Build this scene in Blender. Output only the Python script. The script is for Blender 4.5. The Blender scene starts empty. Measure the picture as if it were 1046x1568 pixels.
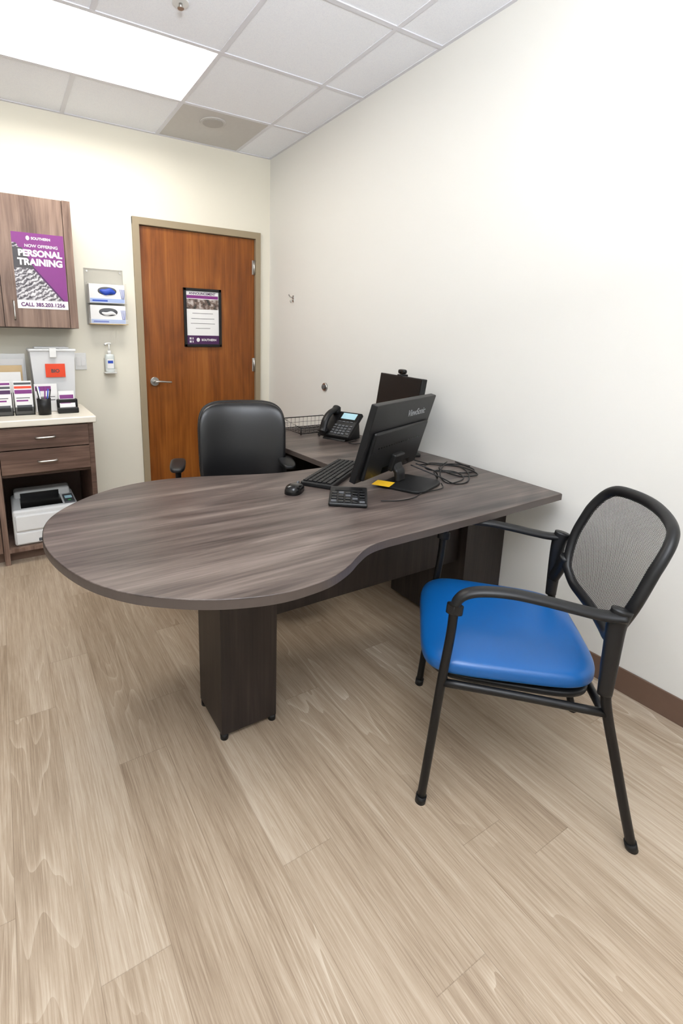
import bpy, bmesh, math, random
from mathutils import Vector, Matrix
random.seed(3)
scn=bpy.context.scene
COL=bpy.context.collection
try:
    scn.view_settings.view_transform='Standard'; scn.view_settings.look='None'
except Exception: pass

def lin(r,g,b):
    f=lambda c:((c/255)/12.92 if c/255<=.04045 else ((c/255+.055)/1.055)**2.4)
    return (f(r),f(g),f(b),1)
# ---------------------------------------------------------------- materials
class NT:
    def __init__(s,name):
        m=bpy.data.materials.new(name);m.use_nodes=True
        s.m=m;s.t=m.node_tree;s.b=s.t.nodes['Principled BSDF'];s.N=s.t.nodes;s.L=s.t.links
    def n(s,typ,**k):
        x=s.N.new(typ)
        for a,v in k.items(): setattr(x,a,v)
        return x
    def put(s,sock,v):
        if hasattr(v,'is_output'): s.L.new(v,sock)
        else: sock.default_value=v
    def M(s,op,a,b=0.0,c=None):
        x=s.n('ShaderNodeMath',operation=op);s.put(x.inputs[0],a);s.put(x.inputs[1],b)
        if c is not None: s.put(x.inputs[2],c)
        return x.outputs[0]
    def coord(s,kind='Object'):
        return s.n('ShaderNodeTexCoord').outputs[kind]
    def mapping(s,v,scale=(1,1,1),loc=(0,0,0),rot=(0,0,0)):
        x=s.n('ShaderNodeMapping');s.L.new(v,x.inputs['Vector'])
        s.put(x.inputs['Scale'],scale);s.put(x.inputs['Location'],loc);s.put(x.inputs['Rotation'],rot);return x.outputs[0]
    def noise(s,v,scale=5,detail=4,rough=.5,dist=0):
        x=s.n('ShaderNodeTexNoise');s.L.new(v,x.inputs['Vector']);x.inputs['Scale'].default_value=scale
        x.inputs['Detail'].default_value=detail;x.inputs['Roughness'].default_value=rough;x.inputs['Distortion'].default_value=dist
        return x.outputs['Fac']
    def ramp(s,f,stops):
        x=s.n('ShaderNodeValToRGB');s.L.new(f,x.inputs[0]);e=x.color_ramp.elements
        e[0].position,e[0].color=stops[0];e[1].position,e[1].color=stops[-1]
        for p,c in stops[1:-1]:
            q=e.new(p);q.color=c
        return x.outputs[0]
    def mix(s,f,a,b,mode='MIX'):
        x=s.n('ShaderNodeMix',data_type='RGBA',blend_type=mode)
        s.put(x.inputs[0],f);s.put(x.inputs[6],a);s.put(x.inputs[7],b);return x.outputs[2]
    def bump(s,h,strength=.2,dist=.002):
        x=s.n('ShaderNodeBump');s.L.new(h,x.inputs['Height']);x.inputs['Strength'].default_value=strength;x.inputs['Distance'].default_value=dist
        s.L.new(x.outputs[0],s.b.inputs['Normal'])
    def col(s,v): s.put(s.b.inputs['Base Color'],v)
    def rough(s,v): s.put(s.b.inputs['Roughness'],v)

def plain(name,c,rough=.5,metal=0,spec=.5,var=.04,nscale=40,bump=0,bscale=300,emit=0,alpha=1):
    s=NT(name);co=s.coord()
    nz=s.noise(co,nscale,3)
    s.col(s.mix(nz,tuple(x*(1-var) for x in c[:3])+(1,),tuple(min(1,x*(1+var)) for x in c[:3])+(1,)))
    s.rough(rough);s.b.inputs['Metallic'].default_value=metal
    s.b.inputs['Specular IOR Level'].default_value=spec
    if alpha<1: s.b.inputs['Alpha'].default_value=alpha
    if bump: s.bump(s.noise(co,bscale,2),bump,.001)
    if emit:
        s.b.inputs['Emission Color'].default_value=c;s.b.inputs['Emission Strength'].default_value=emit
    return s.m

def wood(name,cols,axis='x',scale=1.0,rough=.4,fig=.5,streak=1.0,spec=.4,bump=.05,lo=.28,hi=.74):
    """cols dark->light; axis = grain direction"""
    s=NT(name);co=s.coord()
    st={'x':(.09,1,1),'y':(1,.09,1),'z':(1,1,.09)}[axis]
    v=s.mapping(co,tuple(a*scale for a in st))
    wob=s.noise(s.mapping(co,tuple(a*scale*1.5 for a in st)),3.0,3,.5)
    n1=s.noise(v,14,6,.62,.6*streak)
    st2={'x':(.02,1,1),'y':(1,.02,1),'z':(1,1,.02)}[axis]
    n2=s.noise(s.mapping(co,tuple(a*scale for a in st2)),90,4,.6)
    st3={'x':(.22,1,1),'y':(1,.22,1),'z':(1,1,.22)}[axis]
    w=s.M('FRACT',s.M('MULTIPLY',s.noise(s.mapping(co,tuple(a*scale for a in st3)),2.6,2,.4,.3),11.0))
    w=s.M('ABSOLUTE',s.M('SUBTRACT',w,.5))
    f=s.M('ADD',s.M('MULTIPLY',n1,1-fig*.5),s.M('MULTIPLY',w,fig))
    f=s.M('ADD',f,s.M('MULTIPLY',s.M('SUBTRACT',n2,.5),.5))
    f=s.M('ADD',f,s.M('MULTIPLY',s.M('SUBTRACT',wob,.5),.35))
    n=len(cols)
    s.col(s.ramp(f,[(lo+(hi-lo)*i/(n-1),c) for i,c in enumerate(cols)]))
    s.rough(rough);s.b.inputs['Specular IOR Level'].default_value=spec
    if bump: s.bump(n2,bump,.001)
    return s.m

def floor_mat():
    s=NT('floor_oak_vinyl_plank');co=s.coord()
    W,L=.152,1.22
    sp=s.n('ShaderNodeSeparateXYZ');s.L.new(co,sp.inputs[0]);x,y=sp.outputs[0],sp.outputs[1]
    u=s.M('DIVIDE',s.M('ADD',x,.131),W);cidx=s.M('FLOOR',u)
    wn=s.n('ShaderNodeTexWhiteNoise',noise_dimensions='1D');s.L.new(cidx,wn.inputs['W'])
    vv=s.M('ADD',s.M('DIVIDE',y,L),s.M('MULTIPLY',wn.outputs[0],3.0));ridx=s.M('FLOOR',vv)
    cb=s.n('ShaderNodeCombineXYZ');s.L.new(cidx,cb.inputs[0]);s.L.new(ridx,cb.inputs[1])
    w2=s.n('ShaderNodeTexWhiteNoise',noise_dimensions='2D');s.L.new(cb.outputs[0],w2.inputs['Vector'])
    rnd=w2.outputs[0]
    c2=s.n('ShaderNodeCombineXYZ');s.L.new(s.M('ADD',x,s.M('MULTIPLY',rnd,37)),c2.inputs[0]);s.L.new(s.M('ADD',y,s.M('MULTIPLY',rnd,91)),c2.inputs[1])
    g=c2.outputs[0]
    big=s.noise(s.mapping(g,(1,.11,1)),6.0,2,.4,.15)
    rings=s.M('FRACT',s.M('MULTIPLY',big,20))
    rings=s.M('POWER',rings,5.0)          # thin light cerused lines
    mask=s.noise(s.mapping(g,(1,.25,1)),3.0,2)
    mask=s.M('MULTIPLY',s.M('SUBTRACT',mask,.44),4.0);mask=s.M('MINIMUM',s.M('MAXIMUM',mask,0.0),1.0)
    rings=s.M('MULTIPLY',rings,mask)
    fine=s.noise(s.mapping(g,(1,.022,1)),260,5,.75)
    mid=s.noise(s.mapping(g,(1,.04,1)),48,4,.6,.3)
    low=s.noise(s.mapping(g,(1,.12,1)),7,2,.5)
    f=s.M('ADD',s.M('MULTIPLY',mid,.34),s.M('MULTIPLY',rings,.24))
    f=s.M('ADD',f,s.M('MULTIPLY',s.M('SUBTRACT',fine,.5),.74))
    f=s.M('ADD',f,s.M('MULTIPLY',s.M('SUBTRACT',low,.5),.34))
    f=s.M('ADD',f,s.M('MULTIPLY',s.M('SUBTRACT',rnd,.5),.12))
    f=s.M('ADD',f,.28)
    c=s.ramp(f,[(.20,lin(120,102,84)),(.36,lin(149,130,109)),(.50,lin(169,151,130)),(.66,lin(186,171,152)),(.84,lin(211,201,187))])
    fu=s.M('FRACT',u);fv=s.M('FRACT',vv)
    e1=s.M('LESS_THAN',fu,.012);e2=s.M('LESS_THAN',fv,.0016)
    seam=s.M('MAXIMUM',e1,e2)
    c=s.mix(s.M('MULTIPLY',seam,.36),c,lin(96,80,64))
    s.col(c)
    s.rough(s.M('MULTIPLY_ADD',fine,.15,.34));s.b.inputs['Specular IOR Level'].default_value=.4
    h=s.M('SUBTRACT',s.M('MULTIPLY',fine,.4),seam)
    s.bump(h,.12,.001)
    return s.m

def wall_mat(name,c):
    s=NT(name);co=s.coord()
    nz=s.noise(co,1.2,2)
    s.col(s.mix(nz,c,tuple(x*.98 for x in c[:3])+(1,)))
    s.rough(.62);s.b.inputs['Specular IOR Level'].default_value=.25
    s.bump(s.noise(co,260,3),.08,.0008);return s.m
def tile_mat():
    s=NT('ceiling_acoustic_tile');co=s.coord()
    nz=s.noise(co,260,3,.7)
    s.col(s.ramp(nz,[(.3,lin(236,238,246)),(.55,lin(247,249,254))]))
    s.rough(.9);s.b.inputs['Specular IOR Level'].default_value=.1
    s.bump(nz,.1,.001);return s.m
def mesh_mat(name,c,pitch,hole,axes=(0,2)):
    s=NT(name);co=s.coord()
    sp=s.n('ShaderNodeSeparateXYZ');s.L.new(co,sp.inputs[0])
    a=s.M('MULTIPLY',sp.outputs[axes[0]],math.pi/pitch);b=s.M('MULTIPLY',sp.outputs[axes[1]],math.pi/pitch)
    p=s.M('MULTIPLY',s.M('ABSOLUTE',s.M('SINE',s.M('ADD',a,b))),s.M('ABSOLUTE',s.M('SINE',s.M('SUBTRACT',a,b))))
    al=s.M('LESS_THAN',p,hole)
    s.col(c);s.rough(.7);s.L.new(al,s.b.inputs['Alpha']);return s.m

MW=wall_mat('wall_paint_cream',lin(225,223,217))
MWB=wall_mat('wall_paint_cream_back',lin(229,224,209))
MF=floor_mat();MT=tile_mat()
MGRID=plain('ceiling_grid_white',lin(222,222,228),.5,var=.01)
MBASE=plain('baseboard_vinyl_brown',lin(104,80,66),.55)
MDESK=wood('desk_laminate_top',[lin(44,37,34),lin(72,62,58),lin(92,81,75),lin(116,104,97)],'x',1.0,.36,.26,1.2)
MDESKE=plain('desk_edge_band',lin(76,67,62),.4)
MDARK=wood('desk_laminate_dark',[lin(26,21,19),lin(40,33,30),lin(54,46,42)],'z',1.3,.45,.25)
MUP=wood('cabinet_laminate_vertical',[lin(96,74,62),lin(128,104,90),lin(150,126,111)],'z',1.3,.45,.25)
MLOW=wood('cabinet_laminate_horizontal',[lin(66,48,39),lin(94,71,60),lin(120,95,81)],'x',1.3,.45,.25)
MEDGE=plain('cabinet_edge',lin(78,58,47),.5)
MDOOR=wood('door_cherry_veneer',[lin(92,46,11),lin(120,64,18),lin(140,80,27),lin(158,96,40)],'z',.9,.38,.16,1.0,lo=.2,hi=.8)
MFRAME=plain('door_frame_taupe',lin(152,137,112),.45,var=.02)
MBLK=plain('black_plastic',lin(20,20,21),.42,bump=.05,spec=.35)
MBLK2=plain('black_plastic_gloss',lin(12,12,13),.2,spec=.4)
MBLKM=plain('black_powder_coated_steel',lin(11,11,12),.38,bump=.08,bscale=600,spec=.35)
MGREY=plain('grey_key_plastic',lin(74,76,80),.5)
MLOGO=plain('silver_logo_print',lin(150,152,156),.4)
MLEA=plain('black_leather',lin(14,14,16),.33,bump=.2,bscale=220,spec=.5)
MBLUE=plain('blue_vinyl',lin(8,80,142),.34,bump=.12,bscale=350,spec=.5,nscale=6)
MMESH=mesh_mat('chair_back_mesh_fabric',lin(46,43,41),.0068,.45)
MCHR=plain('brushed_nickel',lin(190,188,184),.3,metal=1)
MWHT=plain('white_plastic',lin(225,225,223),.4,var=.02)
MCTR=plain('countertop_solid_white',lin(232,225,211),.3,var=.02)
MPAPER=plain('white_paper',lin(230,229,228),.7,var=.01)
MPUR=plain('purple_print',lin(122,40,120),.5)
MPURD=plain('dark_purple_print',lin(66,22,76),.5)
MPURT=plain('purple_text_print',lin(90,30,100),.6)
MINK=plain('grey_ink_print',lin(70,68,72),.6)
MRED=plain('orange_red_label',lin(222,66,26),.5)
MGLV=plain('blue_nitrile',lin(36,74,180),.45)
MGBOX=plain('glove_box_print_blue',lin(160,178,218),.5)
MYEL=plain('yellow_sticky_note',lin(226,178,30),.6)
MBEI=plain('manila_folder',lin(200,174,134),.7)
MSCR=plain('screen_glass_dark',lin(9,9,10),.42,spec=.25)
MLCD=plain('phone_lcd',lin(150,185,195),.3,emit=.3)
MDIFF=plain('troffer_reflector',lin(228,225,216),.7,var=.01)
MCLR=plain('clear_acrylic',(.95,.96,.96,1),.08,alpha=.10,var=.01)
MFROST=plain('frosted_plastic_bin',(.93,.94,.95,1),.35,alpha=.6,var=.01)
MGRAYT=plain('return_air_tile_grey',lin(200,197,194),.8)
def emis(name,c,st):
    m=bpy.data.materials.new(name);m.use_nodes=True;b=m.node_tree.nodes['Principled BSDF']
    b.inputs['Base Color'].default_value=(.9,.9,.9,1);b.inputs['Emission Color'].default_value=c;b.inputs['Emission Strength'].default_value=st;return m
MLIT=emis('troffer_lens_lit',(1,.972,.92,1),22.5)
MLIT2=emis('troffer_lens_lit_cool',(.94,.97,1,1),9)
def bw_photo():
    s=NT('poster_gym_photo_print');co=s.coord()
    v=s.mapping(co,(1,1,1),(0,0,0),(0,.55,0))
    w=s.n('ShaderNodeTexWave',wave_type='BANDS',bands_direction='Z');s.L.new(v,w.inputs['Vector']);w.inputs['Scale'].default_value=14;w.inputs['Distortion'].default_value=7;w.inputs['Detail'].default_value=3;w.inputs['Detail Scale'].default_value=3
    n=s.noise(co,26,4,.7)
    f=s.M('ADD',s.M('MULTIPLY',w.outputs['Fac'],.35),s.M('MULTIPLY',n,.65))
    s.col(s.ramp(f,[(.3,lin(60,56,62)),(.48,lin(130,125,130)),(.68,lin(208,206,208))]));s.rough(.5);return s.m
MBW=bw_photo()
def mtn_photo():
    s=NT('flyer_photo_print');co=s.coord();n=s.noise(co,30,4,.6)
    s.col(s.ramp(n,[(.35,lin(40,40,38)),(.5,lin(110,90,80)),(.65,lin(190,180,175))]));s.rough(.5);return s.m
MMTN=mtn_photo()

# ---------------------------------------------------------------- geometry helpers
def G(name,loc=(0,0,0),rz=0):
    e=bpy.data.objects.new(name,None);COL.objects.link(e);e.location=loc;e.rotation_euler=(0,0,rz);e.empty_display_size=.1;return e
def finish(name,bm,mat,parent=None,smooth=False,M=None,bevel=0,seg=2):
    me=bpy.data.meshes.new(name)
    if M is not None: bm.transform(M)
    bmesh.ops.recalc_face_normals(bm,faces=bm.faces[:])
    bm.to_mesh(me);bm.free()
    ob=bpy.data.objects.new(name,me);COL.objects.link(ob)
    if mat: me.materials.append(mat)
    if parent: ob.parent=parent
    if smooth:
        for p in me.polygons:p.use_smooth=True
    if bevel:
        m=ob.modifiers.new('bevel','BEVEL');m.width=bevel;m.segments=seg;m.limit_method='ANGLE';m.angle_limit=.6
        if not smooth:
            for p in me.polygons:p.use_smooth=True
            w=ob.modifiers.new('wn','WEIGHTED_NORMAL');w.keep_sharp=True
    return ob
def box(name,a,b,mat,parent=None,bevel=0,M=None,seg=2):
    bm=bmesh.new();bmesh.ops.create_cube(bm,size=1)
    for v in bm.verts:
        v.co=Vector([ (a[i]+b[i])/2+v.co[i]*(b[i]-a[i]) for i in range(3)])
    return finish(name,bm,mat,parent,False,M,bevel,seg)
def cyl(name,p,q,r,mat,parent=None,seg=24,r2=None,M=None,bevel=0):
    p=Vector(p);q=Vector(q);d=q-p
    bm=bmesh.new();bmesh.ops.create_cone(bm,cap_ends=True,segments=seg,radius1=r,radius2=r if r2 is None else r2,depth=d.length)
    rot=d.to_track_quat('Z','Y').to_matrix().to_4x4()
    bm.transform(Matrix.Translation((p+q)/2)@rot)
    ob=finish(name,bm,mat,parent,False,M,bevel)
    for f in ob.data.polygons:
        if len(f.vertices)==4:f.use_smooth=True
    return ob
def prism(name,out,z0,z1,mat,parent=None,bevel=0,M=None,seg=2):
    bm=bmesh.new();lo=[bm.verts.new((x,y,z0)) for x,y in out];hi=[bm.verts.new((x,y,z1)) for x,y in out]
    n=len(out)
    bm.faces.new(lo[::-1]);bm.faces.new(hi)
    for i in range(n): bm.faces.new((lo[i],lo[(i+1)%n],hi[(i+1)%n],hi[i]))
    return finish(name,bm,mat,parent,False,M,bevel,seg)
def catmull(P,n=8,closed=False):
    P=[Vector(p) for p in P];m=len(P);out=[]
    rng=range(m) if closed else range(m-1)
    for i in rng:
        if closed:p0,p1,p2,p3=P[(i-1)%m],P[i],P[(i+1)%m],P[(i+2)%m]
        else:
            p1,p2=P[i],P[i+1];p0=P[i-1] if i>0 else p1*2-p2;p3=P[i+2] if i+2<m else p2*2-p1
        for k in range(n):
            t=k/n;out.append(.5*((2*p1)+(-p0+p2)*t+(2*p0-5*p1+4*p2-p3)*t*t+(-p0+3*p1-3*p2+p3)*t**3))
    if not closed: out.append(P[-1])
    return out
def tube(name,P,r,mat,parent=None,n=8,closed=False,seg=12,ry=None,up=(0,0,1),M=None,smooth=True,radii=None,pw=1):
    """swept ellipse; r along side axis, ry along up axis"""
    Q=catmull(P,n,closed) if smooth else [Vector(p) for p in P]
    ry=r if ry is None else ry
    bm=bmesh.new();rings=[];m=len(Q);up=Vector(up);last=None
    for i,p in enumerate(Q):
        if closed: t=Q[(i+1)%m]-Q[i-1]
        else: t=Q[min(i+1,m-1)]-Q[max(i-1,0)]
        t.normalize()
        if last is None:
            s=t.cross(up)
            if s.length<.1: s=t.cross(Vector((1,0,0)))
        else:
            s=last-t*last.dot(t)
            if ry!=r:
                s2=t.cross(up)
                if s2.length>.25: s=s2 if s2.dot(s)>=0 else -s2
        s.normalize();last=s.copy();w=s.cross(t);w.normalize()
        k=1 if radii is None else radii(i/(m-1))
        ring=[]
        for j in range(seg):
            a=2*math.pi*j/seg;ca,sa=math.cos(a),math.sin(a)
            if pw!=1: ca=math.copysign(abs(ca)**pw,ca);sa=math.copysign(abs(sa)**pw,sa)
            ring.append(bm.verts.new(p+s*r*k*ca+w*ry*k*sa))
        rings.append(ring)
    for i in range(m if closed else m-1):
        A,B=rings[i],rings[(i+1)%m]
        for j in range(seg): bm.faces.new((A[j],A[(j+1)%seg],B[(j+1)%seg],B[j]))
    if not closed: bm.faces.new(rings[0]);bm.faces.new(rings[-1][::-1])
    return finish(name,bm,mat,parent,True,M)
def superell(name,a,b,c,e1,e2,mat,parent=None,fn=None,nu=64,nv=32,M=None):
    """a,b outline half sizes in XY with exponent e2, c half thickness Z exponent e1"""
    sp=lambda x,e:math.copysign(abs(x)**e,x)
    bm=bmesh.new();rows=[]
    for i in range(1,nv):
        ph=-math.pi/2+math.pi*i/nv;r=[]
        for j in range(nu):
            th=2*math.pi*j/nu
            p=Vector((a*sp(math.cos(ph),e1)*sp(math.cos(th),e2),b*sp(math.cos(ph),e1)*sp(math.sin(th),e2),c*sp(math.sin(ph),e1)))
            r.append(bm.verts.new(fn(p) if fn else p))
        rows.append(r)
    for i in range(len(rows)-1):
        for j in range(nu): bm.faces.new((rows[i][j],rows[i][(j+1)%nu],rows[i+1][(j+1)%nu],rows[i+1][j]))
    for sgn,r in((-1,rows[0]),(1,rows[-1])):
        p=Vector((0,0,sgn*c));v=bm.verts.new(fn(p) if fn else p)
        for j in range(nu): bm.faces.new((r[j],r[(j+1)%nu],v))
    return finish(name,bm,mat,parent,True,M)
def text(name,body,size,mat,parent,loc,rot=(math.pi/2,0,0),align='CENTER',bold=0,sx=1):
    c=bpy.data.curves.new(name,'FONT');c.body=body;c.size=size;c.align_x=align;c.offset=bold;c.extrude=.0002
    c.materials.append(mat)
    o=bpy.data.objects.new(name,c);COL.objects.link(o);o.parent=parent;o.location=loc;o.rotation_euler=rot;o.scale=(sx,1,1);return o
def attach(ob,g):
    """parent a part modelled in world coordinates to a placed empty"""
    M=Matrix.Translation(g.location)@g.rotation_euler.to_matrix().to_4x4()
    ob.parent=g;ob.matrix_parent_inverse=M.inverted()

# ---------------------------------------------------------------- room shell
H=2.748;XL=-3.4;YF=-5.2
box('floor',(XL,YF,-.05),(0,0.1,0),MF)
box('wall_right',(0,YF,0),(.12,0.12,H+.15),MW)
box('wall_left',(XL-.12,YF,0),(XL,0.12,H+.15),MW)
box('wall_front',(XL-.12,YF-.12,0),(.12,YF,H+.15),MW)
DX0,DX1=-1.060,-.140
bw=G('wall_back')
box('section_left',(XL,0,0),(DX0-.045,.12,H+.15),MWB,bw)
box('section_right',(DX1+.042,0,0),(0,.12,H+.15),MWB,bw)
box('section_header',(DX0-.045,0,2.18),(DX1+.042,.12,H+.15),MWB,bw)
GX=[0,-.2967]
while GX[-1]>XL: GX.append(max(GX[-1]-.61,XL))
GY=[0,-.5706]
while GY[-1]>YF: GY.append(max(GY[-1]-.61,YF))
lights=[(2,1),(2,5)]
skip=set()
for i,j in lights: skip|={(i,j),(i+1,j)}
bm=bmesh.new()
for i in range(len(GX)-1):
    for j in range(len(GY)-1):
        if (i,j) in skip: continue
        vs=[bm.verts.new(p) for p in((GX[i],GY[j],H),(GX[i],GY[j+1],H),(GX[i+1],GY[j+1],H),(GX[i+1],GY[j],H))]
        bm.faces.new(vs)
r=bmesh.ops.extrude_face_region(bm,geom=bm.faces[:])
for v in r['geom']:
    if isinstance(v,bmesh.types.BMVert): v.co.z+=.02
ceil=G('ceiling')
finish('acoustic_tiles',bm,MT,ceil)
box('deck',(XL,YF,H+.14),(0,0,H+.15),MT,ceil)
lightspan=[(GX[i],GX[i+2],GY[j],GY[j+1]) for i,j in lights]
for k,x in enumerate(GX[1:-1]):
    ys=[(YF,0)]
    for (xa,xb,ya,yb) in lightspan:
        if xb+.01<x<xa-.01:
            ns=[]
            for a,b in ys:
                if a<yb and b>ya: ns+= [(a,yb),(ya,b)]
                else: ns.append((a,b))
            ys=ns
    for a,b in ys: box('tee_y_%d'%k,(x-.012,a,H-.004),(x+.012,b,H+.001),MGRID,ceil)
for k,y in enumerate(GY[1:-1]): box('tee_x_%d'%k,(XL,y-.012,H-.0045),(0,y+.012,H+.001),MGRID,ceil)
box('wall_angle_right',(-.02,YF,H-.004),(0,0,H+.001),MGRID,ceil)
box('wall_angle_back',(XL,-.02,H-.0042),(0,0,H+.001),MGRID,ceil)
g=G('ceiling_speaker')
x0,x1=GX[2]+.012,GX[1]-.012
box('panel',(x0,GY[1]+.012,H-.002),(x1,-.021,H+.0),MGRAYT,g)
cxs,cys=(x0+x1)/2-.04,-.40
cyl('ring',(cxs,cys,H-.008),(cxs,cys,H-.002),.085,MGRAYT,g,40,bevel=.002)
cyl('grille',(cxs,cys,H-.011),(cxs,cys,H-.008),.068,plain('speaker_grille',lin(178,174,170),.7,bump=.6,bscale=900),g,40)
g=G('ceiling_sprinkler')
cyl('escutcheon',(-1.20,-1.44,H-.006),(-1.20,-1.44,H),.035,MWHT,g,32)
cyl('stem',(-1.20,-1.44,H-.022),(-1.20,-1.44,H-.006),.008,MCHR,g,16)
cyl('deflector',(-1.20,-1.44,H-.025),(-1.20,-1.44,H-.022),.014,MCHR,g,16)
def troffer(i,j,lit):
    g=G('ceiling_light_troffer')
    xa,xb,ya,yb=GX[i]-.012,GX[i+2]+.012,GY[j]-.012,GY[j+1]+.012
    d=.085
    def strip(n,prof,m,x0,x1):
        bm=bmesh.new();A=[bm.verts.new((x0,y,z)) for y,z in prof];B=[bm.verts.new((x1,y,z)) for y,z in prof]
        for k in range(len(prof)-1): bm.faces.new((A[k],A[k+1],B[k+1],B[k]))
        return finish(n,bm,m,g,True)
    iy=.15;N=8
    far=[(ya-iy*(1-math.cos(t)),H+d*math.sin(t)) for t in [math.pi/2*k/N for k in range(N+1)]]
    near=[(yb+iy*(1-math.cos(t)),H+d*math.sin(t)) for t in [math.pi/2*k/N for k in range(N+1)]]
    strip('reflector_far',far,MDIFF,xa,xb);strip('reflector_near',near,MDIFF,xa,xb)
    for n,x in(('end_right',xa),('end_left',xb)):
        box(n,(x-.001,yb,H),(x+.001,ya,H+d+.002),MDIFF,g)
    box('lens',(xb+.004,yb+iy,H+d-.03),(xa-.004,ya-iy,H+d),lit,g)
troffer(2,1,MLIT);troffer(2,5,MLIT2)
box('baseboard_right',(-.008,YF,0),(0,-.008,.1),MBASE,bevel=.002)
g=G('baseboard_back')
box('run_right',(DX1+.05,-.008,0),(-.0,0,.1),MBASE,g)
box('run_left',(-1.53,-.008,0),(DX0-.05,0,.1),MBASE,g)
box('baseboard_left',(XL,YF,0),(XL+.008,0,.1),MBASE)
box('baseboard_front',(XL,YF,0),(0,YF+.008,.1),MBASE)
# door
g=G('door_1')
box('leaf',(DX0,.004,.006),(DX1,.048,2.134),MDOOR,g,.002)
fr=.05
box('frame_left',(DX0-fr,-.022,0),(DX0-.002,.10,2.186),MFRAME,g,.002)
box('frame_right',(DX1+.002,-.022,0),(DX1+fr-.004,.10,2.186),MFRAME,g,.002)
box('frame_head',(DX0-fr,-.0222,2.137),(DX1+fr-.004,.10,2.186),MFRAME,g,.002)
for k,z in enumerate((1.92,1.14,.28)):
    cyl('hinge_%d'%k,(DX1-.004,-.006,z-.055),(DX1-.004,-.006,z+.055),.0075,MCHR,g,12)
    box('hinge_leaf_%d'%k,(DX1-.022,-.0005,z-.055),(DX1-.006,.0035,z+.055),MCHR,g)
hx,hz=-.995,1.022
cyl('lever_rosette',(hx,.004,hz),(hx,-.012,hz),.034,MCHR,g,32,bevel=.003)
cyl('lever_neck',(hx,-.012,hz),(hx,-.055,hz),.012,MCHR,g,16)
tube('lever_handle',[(hx-.004,-.055,hz),(hx+.03,-.058,hz+.002),(hx+.08,-.056,hz-.002),(hx+.118,-.045,hz-.005)],.010,MCHR,g,ry=.008)
# framed flyer on door
g=G('framed_flyer')
fx0,fx1,fz0,fz1=-.748,-.440,1.285,1.728
t=.021
for n,a,b in(('frame_l',(fx0,fz0),(fx0+t,fz1)),('frame_r',(fx1-t,fz0),(fx1,fz1)),('frame_b',(fx0,fz0),(fx1,fz0+t)),('frame_t',(fx0,fz1-t),(fx1,fz1))):
    box(n,(a[0],-.014,a[1]),(b[0],.0035,b[1]),MBLK,g,.002)
box('paper',(fx0+.01,-.004,fz0+.01),(fx1-.01,.003,fz1-.01),MPAPER,g)
ax0,ax1=fx0+t,fx1-t
box('title_band',(ax0+.004,-.0048,fz1-.075),(ax1-.004,-.004,fz1-.052),MPUR,g)
box('photo',(ax0,-.0048,fz1-.155),(ax1,-.004,fz1-.080),MMTN,g)
box('footer_band',(ax0,-.0048,fz0+t),(ax1,-.004,fz0+.088),MPURD,g)
text('heading','ANNOUNCEMENT',.026,MPURD,g,((ax0+ax1)/2,-.0052,fz1-.047),bold=.0005)
for k,(w,zz) in enumerate([(.17,.185),(.19,.225),(.2,.262),(.12,.298)]):
    box('text_line_%d'%k,((ax0+ax1)/2-w/2,-.0048,fz1-zz-.003),((ax0+ax1)/2+w/2,-.004,fz1-zz),MINK,g)
text('logo','SOUTHERN',.024,MPAPER,g,(ax0+.18,-.0055,fz0+.046),bold=.0006)
superell('logo_mark',.014,.016,.0006,1,1,MPAPER,g,M=Matrix.Translation((ax0+.09,-.0055,fz0+.054))@Matrix.Rotation(math.pi/2,4,'X'),nu=24,nv=8)
for a in range(5):
    for b in range(5):
        if (a*7+b*3+a*b)%3: box('qr_dot_%d_%d'%(a,b),(ax0+.012+a*.008,-.0055,fz0+.033+b*.008),(ax0+.019+a*.008,-.0048,fz0+.040+b*.008),MPAPER,g)

# ---------------------------------------------------------------- upper cabinet
g=G('wall_cabinet')
ux=-1.552
box('carcass',(-2.95,-.312,1.40),(ux,0,2.150),MEDGE,g,.001)
box('door_right',(-1.960,-.332,1.402),(-1.602,-.3125,2.148),MUP,g,.0015)
box('door_left',(-2.37,-.332,1.402),(-1.964,-.3125,2.148),MUP,g,.0015)
box('door_far_left',(-2.78,-.332,1.402),(-2.374,-.3125,2.148),MUP,g,.0015)
box('filler_strip',(-1.599,-.330,1.40),(ux,-.3125,2.150),MUP,g,.001)
tube('pull',[(-1.905,-.333,1.445),(-1.905,-.36,1.455),(-1.905,-.362,1.50),(-1.905,-.36,1.545),(-1.905,-.333,1.555)],.005,MCHR,g,seg=8)
g=G('training_poster')
px0,px1,pz0,pz1=-1.885,-1.605,1.512,1.945;py=-.3328
box('sheet',(px0,py-.0012,pz0),(px1,py,pz1),MPAPER,g)
def flat(name,pts,mat,y,parent):
    bm=bmesh.new();bm.faces.new([bm.verts.new((x,y,z)) for x,z in pts]);return finish(name,bm,mat,parent)
flat('purple_field',[(px0,pz0+.05),(px1,pz0+.05),(px1,pz1),(px0,pz1)],MPUR,py-.0016,g)
flat('gym_photo',[(px0,pz0+.05),(px1-.03,pz0+.05),(px0+.10,pz1-.20),(px0+.02,pz1-.06),(px0,pz1-.06)],MBW,py-.002,g)
flat('purple_stripe',[(px1-.028,pz0+.05),(px1-.018,pz0+.05),(px0+.112,pz1-.20),(px0+.102,pz1-.20)],MPURD,py-.0022,g)
flat('dark_title_backing',[(px0,pz1-.20),(px0+.11,pz1-.20),(px0+.05,pz1-.085),(px0,pz1-.085)],MINK,py-.0021,g)
pc=(px0+px1)/2
text('poster_logo','SOUTHERN',.020,MPAPER,g,(pc+.015,py-.0026,pz1-.036),bold=.0006)
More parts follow.
